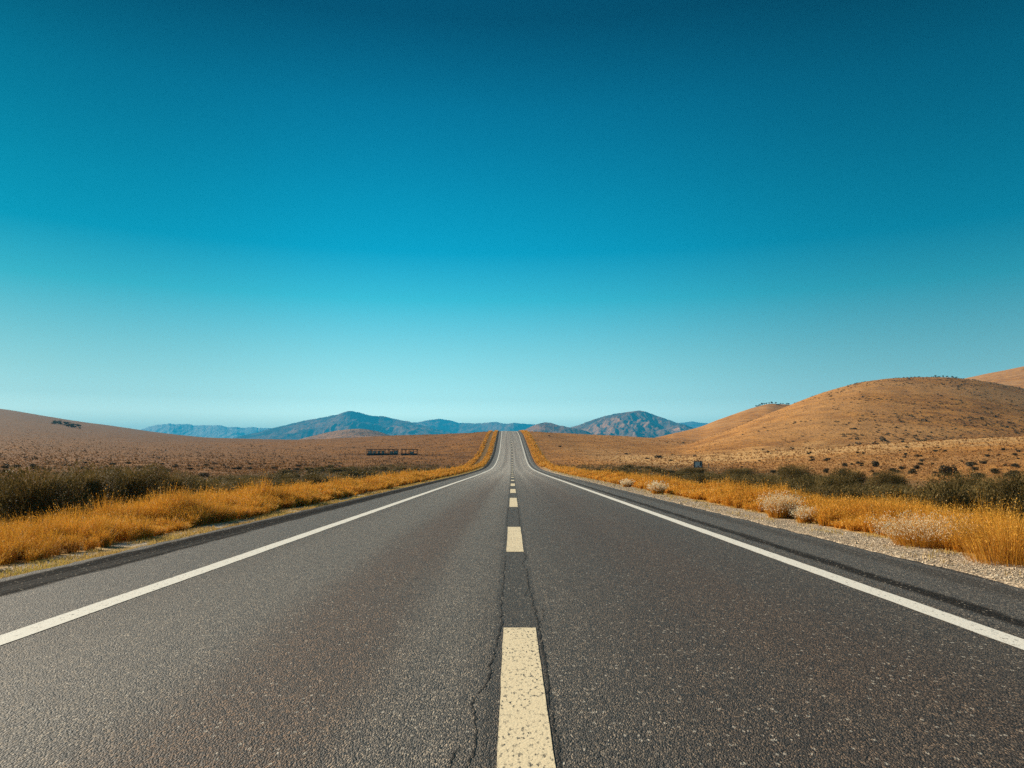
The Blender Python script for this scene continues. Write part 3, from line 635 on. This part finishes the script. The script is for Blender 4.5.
# tussocks all over the plain: one mesh, real tuft sizes
def tussocks():
    g = np.random.default_rng(31)
    N = 90000
    px = g.uniform(-40, 1064, N); Y = 1 / g.uniform(1 / 620, 1 / 28.0, N); m = g.random(N) < 0.55; Y[m] = np.exp(g.uniform(math.log(60), math.log(650), m.sum()))
    x = (px - 512) / F * Y; lat = x - XC(Y)
    k = (np.abs(lat) > 9.5) & (fbm(x * 0.05, Y * 0.05, 3) > -0.35); x, Y = x[k], Y[k]; n = len(x)
    z = T(x, Y); s = np.clip(np.exp(g.normal(-1.45, 0.35, n)), 0.1, 0.5) * np.clip(Y / 110, 0.55, 1.3); bl = 7
    X = np.repeat(x, bl); YY = np.repeat(Y, bl); Z = np.repeat(z, bl); S = np.repeat(s, bl); m = len(X)
    a = g.uniform(0, 2 * PI, m); rr_ = S * 0.3 * g.random(m)
    X = X + np.cos(a) * rr_; YY = YY + np.sin(a) * rr_
    tone = np.clip(0.52 - 0.24 * (x < 0) + 0.35 * fbm(x * 0.12, Y * 0.12 + 9, 3) + g.normal(0, 0.17, n), 0, 1)
    return X, YY, Z, S, a, tone, bl, g
X, YY, Z, S, a, tone, bl, g = tussocks(); m = len(X)
V, f, U = blades(X, YY, Z, S * g.uniform(0.35, 0.7, m), S * 0.20, np.cos(a) * S * 0.45, np.sin(a) * S * 0.45, a + PI / 2 + g.normal(0, 0.4, m), np.repeat(tone, bl))
tag(link('tussock_grass', mesh_np('tussock_grass', V, f, U), M_tuss), 'low brown tussocks dotted over the dry plain and slopes', 'grass', None, 'stuff')

# low scrub filling the belts and dotting the hills (beyond the individual shrubs)
def clump_mass(x, y, s, per, g, flat=0.6, leaf=0.10):
    n = len(x); X = np.repeat(x, per); YY = np.repeat(y, per); S = np.repeat(s, per); m = len(X)
    d = g.normal(size=(m, 3)); d /= np.linalg.norm(d, axis=1)[:, None]; r = g.random(m) ** 0.4
    z = np.repeat(T(x, y), per) + np.abs(d[:, 2]) * r * S * flat
    return leaves(X + d[:, 0] * r * S * 0.6, YY + d[:, 1] * r * S * 0.6, z, np.maximum(S * leaf, 0.03) * g.uniform(0.7, 1.5, m), np.clip(np.repeat(g.normal(0.45, 0.2, n), per) + g.normal(0, 0.12, m), 0, 1), r, g, 0.5)
g = np.random.default_rng(41); parts = []
n = 5200; y = np.exp(g.uniform(math.log(11), math.log(165), n)); sd_ = np.where(g.random(n) < 0.5, -1, 1)
lat = 9.3 + g.random(n) ** 1.2 * np.where(sd_ < 0, 15, 11); x = XC(y) + sd_ * lat
k = fbm(x * 0.12 + 3, y * 0.05, 3) > -0.25; x, y = x[k], y[k]
nr = y < 38
parts.append(clump_mass(x[nr], y[nr], g.uniform(0.22, 0.45, nr.sum()), 170, g, 0.65, 0.05))
parts.append(clump_mass(x[~nr], y[~nr], g.uniform(0.35, 0.75, (~nr).sum()), 60, g, 0.5, 0.11))
V, f, U = cat(parts)
tag(link('low_scrub', mesh_np('low_scrub', V, f, U), M_olive), 'low olive scrub filling the ground behind the golden grass', 'scrub', None, 'stuff')
parts = []
n = 7500; px = g.uniform(600, 1050, n); Yd = g.uniform(190, 480, n); x = (px - 512) / F * Yd
k = (fbm(x * 0.02, Yd * 0.02, 3) + 0.0016 * (px - 880) > 0.5 * g.random(n) - 0.15); x, Yd = x[k], Yd[k]
parts.append(clump_mass(x, Yd, np.exp(g.normal(-0.42, 0.38, len(x))), 16, g, 0.42, 0.34))
n = 900; px = g.uniform(-20, 480, n); Yd = g.uniform(45, 420, n); x = (px - 512) / F * Yd; k = (np.abs(x) > 14) & (fbm(x * 0.05, Yd * 0.03 + 30, 2) > 0.0); x, Yd = x[k], Yd[k]
parts.append(clump_mass(x, Yd, g.uniform(0.3, 0.75, len(x)), 16, g, 0.6, 0.35))
V, f, U = cat(parts)
tag(link('hillside_scrub', mesh_np('hillside_scrub', V, f, U), M_sage), 'tiny dark bushes speckling the far slopes', 'scrub', None, 'stuff')

# ------------------------------------------------------------------ individual shrubs
def shrub_mesh(seed, n, leaf, upright=0.6, lobes=7, flat=1.0):
    """unit shrub about 1 wide, 0.75 high: leaves cluster on several lobes, gaps between"""
    g = np.random.default_rng(seed)
    L = []
    for i in range(lobes):
        a = 2 * PI * i / lobes + g.uniform(-0.4, 0.4); r = g.uniform(0.10, 0.32) if i else 0.0
        L.append((math.cos(a) * r, math.sin(a) * r, g.uniform(0.24, 0.44) * flat, g.uniform(0.17, 0.27)))
    L = np.array(L); k = g.integers(0, lobes, n)
    d = g.normal(size=(n, 3)); d /= np.linalg.norm(d, axis=1)[:, None]; r = g.random(n) ** 0.33
    p = L[k, :3] + d * (r * L[k, 3])[:, None] * np.array([1, 1, 1.15 * flat])
    q = fbm(p[:, 0] * 9 + seed, p[:, 1] * 9 + p[:, 2] * 7, 2) > -0.28
    p, k, r = p[q], k[q], r[q]; m = len(p); p[:, 2] = np.maximum(p[:, 2], 0.02)
    tone = np.clip(0.45 + 0.12 * (k % 3 - 1) + g.normal(0, 0.16, m), 0, 1)
    A = leaves(p[:, 0], p[:, 1], p[:, 2], leaf * g.uniform(0.6, 1.5, m), tone, r, g, upright)
    # twigs poking out
    tw = n // 14; a = g.uniform(0, 2 * PI, tw); rr_ = 0.12 * g.random(tw)
    lx = np.cos(a) * g.uniform(0.1, 0.45, tw); ly = np.sin(a) * g.uniform(0.1, 0.45, tw)
    B = blades(np.cos(a) * rr_, np.sin(a) * rr_, np.zeros(tw), g.uniform(0.4, 0.74, tw) * flat, np.full(tw, leaf * 0.35), lx, ly, a + PI / 2, g.uniform(0.4, 1, tw))
    V, f, U = cat([A, B]); me = mesh_np('foliage', V, f, U); return me
def stem_mesh(seed):
    g = random.Random(seed); mb = MB()
    for i in range(9):
        a = g.uniform(0, 2 * PI); r = g.uniform(0.12, 0.34); h = g.uniform(0.25, 0.5)
        m_ = (math.cos(a) * r * 0.4, math.sin(a) * r * 0.4, h * 0.5)
        mb.tube((0.03 * math.cos(a), 0.03 * math.sin(a), -0.05), m_, 0.014, 0.009, 5); mb.tube(m_, (math.cos(a) * r, math.sin(a) * r, h), 0.009, 0.003, 5)
    me = bpy.data.meshes.new('stem'); me.from_pydata(mb.v, [], mb.f); me.update(); me.materials.append(M_stem); return me
F_near = [shrub_mesh(100 + i, 15000, 0.0155, 0.9) for i in range(4)]
F_mid = [shrub_mesh(120 + i, 4200, 0.026, 0.8) for i in range(4)]
F_far = [shrub_mesh(140 + i, 300, 0.10, 0.5) for i in range(4)]
F_dark = [shrub_mesh(160 + i, 420, 0.09, 0.5, 6) for i in range(4)]
for me in F_near + F_mid + F_far: me.materials.append(M_olive)
for me in F_dark: me.materials.append(M_sage)
STM = [stem_mesh(i) for i in range(4)]
_g = random.Random(77)
def shrub(x, y, w, h, meshes, label, group=None, stems=False, name='shrub', catg='shrub'):
    i = _g.randrange(len(meshes)); z = float(T(x, y)); rz = _g.uniform(0, 2 * PI)
    if stems:
        r = bpy.data.objects.new(name, None); C.objects.link(r); r.location = (x, y, z); r.rotation_euler = (0, 0, rz); r.scale = (w, w, h / 0.72)
        link('foliage', meshes[i], None, r); link('stem', STM[i % 4], None, r)
    else:
        r = link(name, meshes[i]); r.location = (x, y, z - 0.02); r.rotation_euler = (0, 0, rz); r.scale = (w, w, h / 0.72)
    tag(r, label, catg, group); return r
def at_lat(px, y): return (px - 512) / F * y, y
# named big bushes close behind the grass
for px, y, w, h, lab in [
    (38, 16.5, 2.2, 1.75, 'large round olive bush behind the grass, biggest at far left'),
    (86, 20.5, 2.3, 1.75, 'dark olive bush right of the biggest left bush'),
    (130, 23.5, 2.5, 1.75, 'broad bushy olive shrub in the middle of the left belt'),
    (172, 26.5, 2.0, 1.45, 'dark centred shrub at the right end of the big left bushes'),
    (-6, 18.0, 2.1, 1.45, 'olive bush cut by the left edge of the picture'),
    (212, 31.0, 2.0, 1.05, 'low olive shrub beyond the dark centred left shrub'),
    (1016, 19.5, 2.4, 1.50, 'olive bush cut by the right edge of the picture'),
    (965, 21.5, 2.4, 1.40, 'olive bush left of the one cut by the right edge'),
    (887, 31.0, 2.1, 1.42, 'rounded olive bush standing tallest in the right belt'),
    (845, 37.0, 2.0, 1.50, 'upright olive bush left of the rounded one in the right belt'),
    (790, 46.0, 2.6, 1.6, 'wide olive bush above the pale seedy clump on the right'),
    (692, 74.0, 3.0, 1.0, 'dark olive bush just below the small board'),
    (738, 62.0, 3.0, 1.1, 'dark olive bush right of and below the small board')]:
    if lab is None: continue
    x, y = at_lat(px, y); shrub(x, y, w, h, F_near, lab, None, True)
# belts
left_lab = 'olive shrub in the long dark belt behind the left golden grass'
right_lab = 'olive shrub in the long dark belt behind the right golden grass'
cnt = 0
placed = []
while cnt < 75:
    y = math.exp(_g.uniform(math.log(18), math.log(120))); lat = _g.uniform(10.0, 12.5 + 0.14 * y); x = -lat
    if any((x - a) ** 2 + (y - b) ** 2 < (1.0 + 0.012 * y) ** 2 for a, b in placed): continue
    if y < 27: continue
    placed.append((x, y)); cnt += 1
    shrub(x, y, _g.uniform(1.5, 2.4), _g.uniform(0.8, 1.3) * (1 if y < 45 else 0.7), F_mid if y < 60 else F_far, left_lab, 'olive shrubs of the left belt', y < 30)
cnt = 0; placed = []
while cnt < 85:
    y = math.exp(_g.uniform(math.log(18), math.log(120))); lat = _g.uniform(10.0, 12.5 + 0.07 * y); x = lat
    if any((x - a) ** 2 + (y - b) ** 2 < (0.9 + 0.010 * y) ** 2 for a, b in placed): continue
    placed.append((x, y)); cnt += 1
    shrub(x, y, _g.uniform(1.5, 2.4), _g.uniform(0.75, 1.35) * (1 if y < 45 else 0.62), F_mid if y < 60 else F_far, right_lab, 'olive shrubs of the right belt', y < 30)
# scattered dark bushes on the slope above the right belt (positions read off the ground)
big_slope = [(876, 467, 12, 'dark round bush alone on the tan slope above the right belt'),
             (948, 476, 20, 'wide dark bush on the tan slope, biggest above the belt'),
             (978, 479, 13, 'dark bush right of the widest slope bush'), (995, 474, 11, 'small dark bush high on the slope near the right edge'),
             (971, 467, 11, 'flat dark bush above the widest slope bush'), (1012, 478, 12, 'dark bush on the slope nearest the right edge'),
             (912, 474, 8, 'small dark bush left of the widest slope bush')]
for px, row, wp, lab in big_slope:
    x, y = hit(px, row); shrub(x, y, wp * y / F * 1.15, wp * y / F * 0.62, F_dark, lab, None, False)
_n = 0
while _n < 75:
    px = _g.uniform(730, 1030); row = _g.uniform(447, 478)
    if _g.random() < (1000 - px) / 500: continue
    x, y = hit(px, row)
    if y < 40 or y > 260: continue
    s = _g.uniform(0.35, 0.8); shrub(x, y, s * 1.3, s * 0.62, F_dark, 'small dark bush dotted on the tan terrace below the round hill', 'small bushes on the tan terrace'); _n += 1
for px, row, wp in [(659, 458, 9), (647, 459, 5), (671, 461, 6), (560, 447, 5), (549, 436, 3)]:
    x, y = hit(px, row); shrub(x, y, wp * y / F * 1.2, wp * y / F * 0.35, F_dark, 'flat dark bush on the plain between road and small board', 'flat bushes on the right plain')
_n = 0
while _n < 45:
    px = _g.uniform(0, 330); row = _g.uniform(462, 478)
    x, y = hit(px, row)
    if y < 35 or y > 300 or x > -16: continue
    s = _g.uniform(0.5, 1.0); shrub(x, y, s * 1.4, s * 0.55, F_dark, 'small dark bush scattered on the brown plain behind the left belt', 'small bushes on the left plain'); _n += 1

# pale feathery seed clumps in the right verge
def pale_clump(x, y, w, h, n, label, seed, mat=None):
    g = np.random.default_rng(seed); a = g.uniform(0, 2 * PI, n); r = g.random(n) ** 0.6 * w * 0.28
    bx, by = np.cos(a) * r, np.sin(a) * r; k = g.uniform(0.4, 1.05, n); lx = np.cos(a) * w * 0.36 * (r / (w * 0.28)) * k + g.normal(0, 0.07, n); ly = np.sin(a) * w * 0.36 * (r / (w * 0.28)) * k + g.normal(0, 0.07, n)
    hh = h * k * (1 - 0.25 * (r / (w * 0.28)) ** 2)
    A = blades(bx, by, np.zeros(n), hh, np.full(n, max(0.004, 0.0004 * y)), lx, ly, g.uniform(0, PI, n), g.uniform(0, 0.85, n))
    parts = []
    for q in range(3):
        f = g.uniform(0.66, 1.05, n); parts.append(leaves(bx + lx * f ** 1.4 + g.normal(0, 0.02, n), by + ly * f ** 1.4 + g.normal(0, 0.02, n), hh * f * 0.97, np.full(n, max(0.013, 0.0010 * y)) * g.uniform(0.7, 1.5, n), g.uniform(0.45, 1, n), np.ones(n), g, 0.5))
    root = bpy.data.objects.new('grass_clump', None); C.objects.link(root); root.location = (x, y, float(T(x, y)))
    V, f, U = A; link('stalks', mesh_np('stalks', V, f, U), M_grass, root)
    V, f, U = cat(parts); link('seed_heads', mesh_np('seed_heads', V, f, U), mat or M_pale, root)
    tag(root, label, 'grass clump')
def clump_at(px, row, w, h, n, label, seed, mat=None):
    x, y = hit(px, row); pale_clump(x, y, w, h, n, label, seed, mat)
clump_at(781, 518, 0.95, 0.66, 1200, 'whitish feathery clump in the golden grass, right of the road', 1)
clump_at(805, 523, 0.5, 0.42, 420, 'small brownish clump beside the whitish feathery clump', 2)
clump_at(658, 494, 0.85, 0.58, 380, 'pale seedy clump in the right verge, second nearest the road bend', 3)
clump_at(627, 487, 0.7, 0.48, 220, 'pale seedy clump in the right verge, farthest along the road', 4)
clump_at(925, 546, 1.5, 0.55, 1700, 'low whitish seedy clump in the near right golden grass', 5)
clump_at(1010, 563, 1.7, 0.90, 1100, 'tall fountain-shaped golden tuft nearest the right edge', 6, M_grass)

# ------------------------------------------------------------------ trees on the hill tops
def tree_mesh(seed, n, leaf):
    g = np.random.default_rng(seed); L = np.stack([g.uniform(-0.28, 0.28, 6), g.uniform(-0.28, 0.28, 6), g.uniform(0.42, 0.78, 6), g.uniform(0.16, 0.25, 6)], 1)
    k = g.integers(0, 6, n); d = g.normal(size=(n, 3)); d /= np.linalg.norm(d, axis=1)[:, None]; r = g.random(n) ** 0.4
    p = L[k, :3] + d * (r * L[k, 3])[:, None]
    V, f, U = leaves(p[:, 0], p[:, 1], p[:, 2], leaf * g.uniform(0.6, 1.4, n), g.random(n), r, g, 0.2); me = mesh_np('crown', V, f, U); me.materials.append(M_tree); return me
TR = [tree_mesh(200 + i, 420, 0.085) for i in range(4)]
tk = MB(); tk.tube((0, 0, -0.15), (0.02, 0.01, 0.32), 0.04, 0.028); tk.tube((0.02, 0.01, 0.32), (0.14, 0.03, 0.58), 0.022, 0.01); tk.tube((0.02, 0.01, 0.30), (-0.13, -0.05, 0.6), 0.02, 0.008)
tkm = bpy.data.meshes.new('trunk'); tkm.from_pydata(tk.v, [], tk.f); tkm.update(); tkm.materials.append(M_stem)
def tree(x, y, h, w, label, group):
    r = bpy.data.objects.new('tree', None); C.objects.link(r); r.location = (x, y, float(T(x, y)) - 0.1); r.scale = (w, w, h); r.rotation_euler = (0, 0, _g.uniform(0, 6))
    link('crown', TR[_g.randrange(4)], None, r); link('trunk', tkm, None, r); tag(r, label, 'tree', group)
for k in range(17):
    px = 757 + 33 * k / 16 + _g.uniform(-1, 1); y = 835 + _g.uniform(-35, 15)
    tree((px - 512) / F * y, y, _g.uniform(1.7, 3.2), _g.uniform(2.8, 4.4), 'tiny dark tree along the top of the middle hill', 'trees on the middle hill top')
for px in (937.5, 941, 945.5, 949, 955, 958.5):
    y = 474 + _g.uniform(-5, 3); tree((px - 512) / F * y, y, _g.uniform(1.1, 1.9), _g.uniform(1.7, 2.6), 'tiny dark tree on the top of the round right hill', 'trees on the round hill top')
_n = 0
while _n < 38:
    u = _g.random(); px = 53 + 26 * u + _g.uniform(-2, 2); row = 422.0 + 5.0 * u + _g.uniform(-1.6, 2.2)
    x, y = hit(px, row)
    if y > 2500: continue
    tree(x, y, _g.uniform(1.8, 3.2), _g.uniform(4, 7), 'dark tree in the small grove on the left hillside', 'grove on the left hill'); _n += 1

# ------------------------------------------------------------------ far shed, rail fence, board
M_dark = mat_plain('weathered_dark_wood', (0.030, 0.034, 0.036), 0.8)
M_greyw = mat_plain('pale_boards', (0.50, 0.50, 0.46), 0.8)
M_post = mat_plain('grey_post', (0.10, 0.09, 0.08), 0.9)
def shed(px0, px1, row, hpx, label, bays, seed):
    g = random.Random(seed); xa, ya = hit((px0 + px1) / 2, row); L = (px1 - px0) / F * ya; H = hpx / F * ya; W = 2.2
    r = bpy.data.objects.new('shed', None); C.objects.link(r); r.location = (xa, ya + W / 2, float(T(xa, ya))); tag(r, label, 'shed')
    m = MB(); m.box((0, 0, 0.12), (L, W, 0.34)); m.build('floor_deck', M_dark, r)
    m = MB(); m.box((0, -W / 2 + 0.04, 0.42), (L - 0.1, 0.06, 0.24)); m.build('low_wall', M_dark, r)
    m = MB(); m.box((0, 0, H), (L + 0.2, W + 0.3, 0.10)); m.box((0, -W / 2 - 0.02, H - 0.13), (L, 0.06, 0.12)); m.build('roof', M_dark, r)
    for i in range(bays + 1):
        for yy in (-1, 1):
            p = MB(); p.box((-L / 2 + 0.08 + (L - 0.16) * i / bays, yy * (W / 2 - 0.12), (H + 0.3) / 2 - 0.02), (0.13, 0.13, H - 0.40)); p.build('post', M_dark, r)
    for i in range(bays):
        if g.random() < 0.7:
            p = MB(); x0 = -L / 2 + 0.08 + (L - 0.16) * (i + 0.5) / bays; hh = (H - 0.6) * g.uniform(0.6, 0.95)
            p.box((x0, W / 2 - 0.22, 0.30 + hh / 2), (L / bays * g.uniform(0.5, 0.9), 0.05, hh)); p.build('back_panel', M_greyw, r)
shed(366.5, 397.3, 455.2, 6.0, 'long low open-sided dark shed on the brown plain', 7, 1)
shed(401, 417, 455.2, 6.0, 'short dark shed at the right end of the long one', 4, 2)
def fence(px0, px1, row, label, skip):
    xa, ya = hit(px0, row); xb, yb = hit(px1, row); yb = ya = (ya + yb) / 2 - 0.4; xa = (px0 - 512) / F * ya; xb = (px1 - 512) / F * yb
    r = bpy.data.objects.new('rail_fence', None); C.objects.link(r); r.location = (xa, ya, float(T(xa, ya))); tag(r, label, 'fence')
    n = int((xb - xa) / 2.0); z0 = float(T(xa, ya)); m = MB()
    for i in range(n):
        x = xa + (xb - xa) * i / n; x2 = xa + (xb - xa) * (i + 1) / n; za = float(T(x, ya)) - z0; zb = float(T(x2, ya)) - z0
        for hgt in (0.22, 0.48): m.tube((x - xa, 0, za + hgt), (x2 - xa, 0, zb + hgt), 0.04, 0.04, 5)
    m.build('rail', M_post, r)
    for i in range(n + 1):
        x = xa + (xb - xa) * i / n; p = MB(); p.tube((x - xa, 0.06, float(T(x, ya)) - z0 - 0.2), (x - xa, 0.06, float(T(x, ya)) - z0 + (0.62 + 0.5 * (i % 5 == 2))), 0.06, 0.05, 6); p.build('post', M_post, r)
fence(340, 365.5, 455.4, 'low rail fence running left from the long shed', 0)
fence(418.5, 447, 456.2, 'low rail fence running right from the short shed', 0)

# board with a picture panel standing on the tan ground right of the road
bx, by = hit(698.3, 469.0); bz = float(T(bx, by)); k = by / F
r = bpy.data.objects.new('notice_board', None); C.objects.link(r); r.location = (bx, by, bz); r.rotation_euler = (0, 0, math.radians(-4)); tag(r, 'small dark framed notice board with a pale picture panel', 'board')
W, H = 8.6 * k, 8.2 * k; t = 0.9 * k
M_bd = mat_plain('board_frame', (0.018, 0.026, 0.032), 0.6); M_pn = mat_plain('board_panel', (0.50, 0.55, 0.56), 0.6, 0.3, 3)
m = MB(); m.box((0, 0, H - t / 2), (W, 0.12, t)); m.box((0, 0, 1.5 * t), (W, 0.12, t * 0.9)); m.box((-W / 2 + t / 2, 0, H / 2 + t * 0.4), (t, 0.12, H - 3.1 * t)); m.box((W / 2 - t / 2, 0, H / 2 + t * 0.4), (t, 0.12, H - 3.1 * t)); m.build('frame', M_bd, r)
m = MB(); m.box((0, 0.02, H / 2 + t * 0.4), (W - 2 * t, 0.04, H - 3.1 * t)); m.build('panel', M_pn, r)
m = MB(); m.box((0.27 * W, -0.012, H * 0.62), (0.13 * W, 0.02, H * 0.46)); m.build('dark_patch', M_bd, r)
m = MB(); m.box((-0.08 * W, -0.012, H * 0.42), (0.34 * W, 0.02, H * 0.24)); m.box((-0.02 * W, -0.012, H * 0.58), (0.12 * W, 0.02, H * 0.085)); m.build('white_patch', mat_plain('board_white', (0.72, 0.68, 0.62)), r)
m = MB(); m.box((0.0, -0.027, H * 0.33), (0.18 * W, 0.01, H * 0.09)); m.build('red_patch', mat_plain('board_red', (0.30, 0.05, 0.03)), r)
for sx in (-1, 1):
    m = MB(); m.box((sx * (W / 2 - t * 0.6), 0.0, t * 0.42 - 0.1), (t * 0.8, 0.10, t * 1.2 + 0.2)); m.build('leg', M_bd, r)
px_, py_ = hit(708.5, 468.2); m = MB(); m.tube((0, 0, -0.2), (0, 0, 4.5 * py_ / F), 0.05, 0.045, 7); m.tube((0, 0, 4.5 * py_ / F), (0, 0, 5.0 * py_ / F), 0.07, 0.07, 7)
o = m.build('marker_post', M_post); o.location = (px_, py_, float(T(px_, py_))); tag(o, 'short thin grey post right of the small board', 'post')
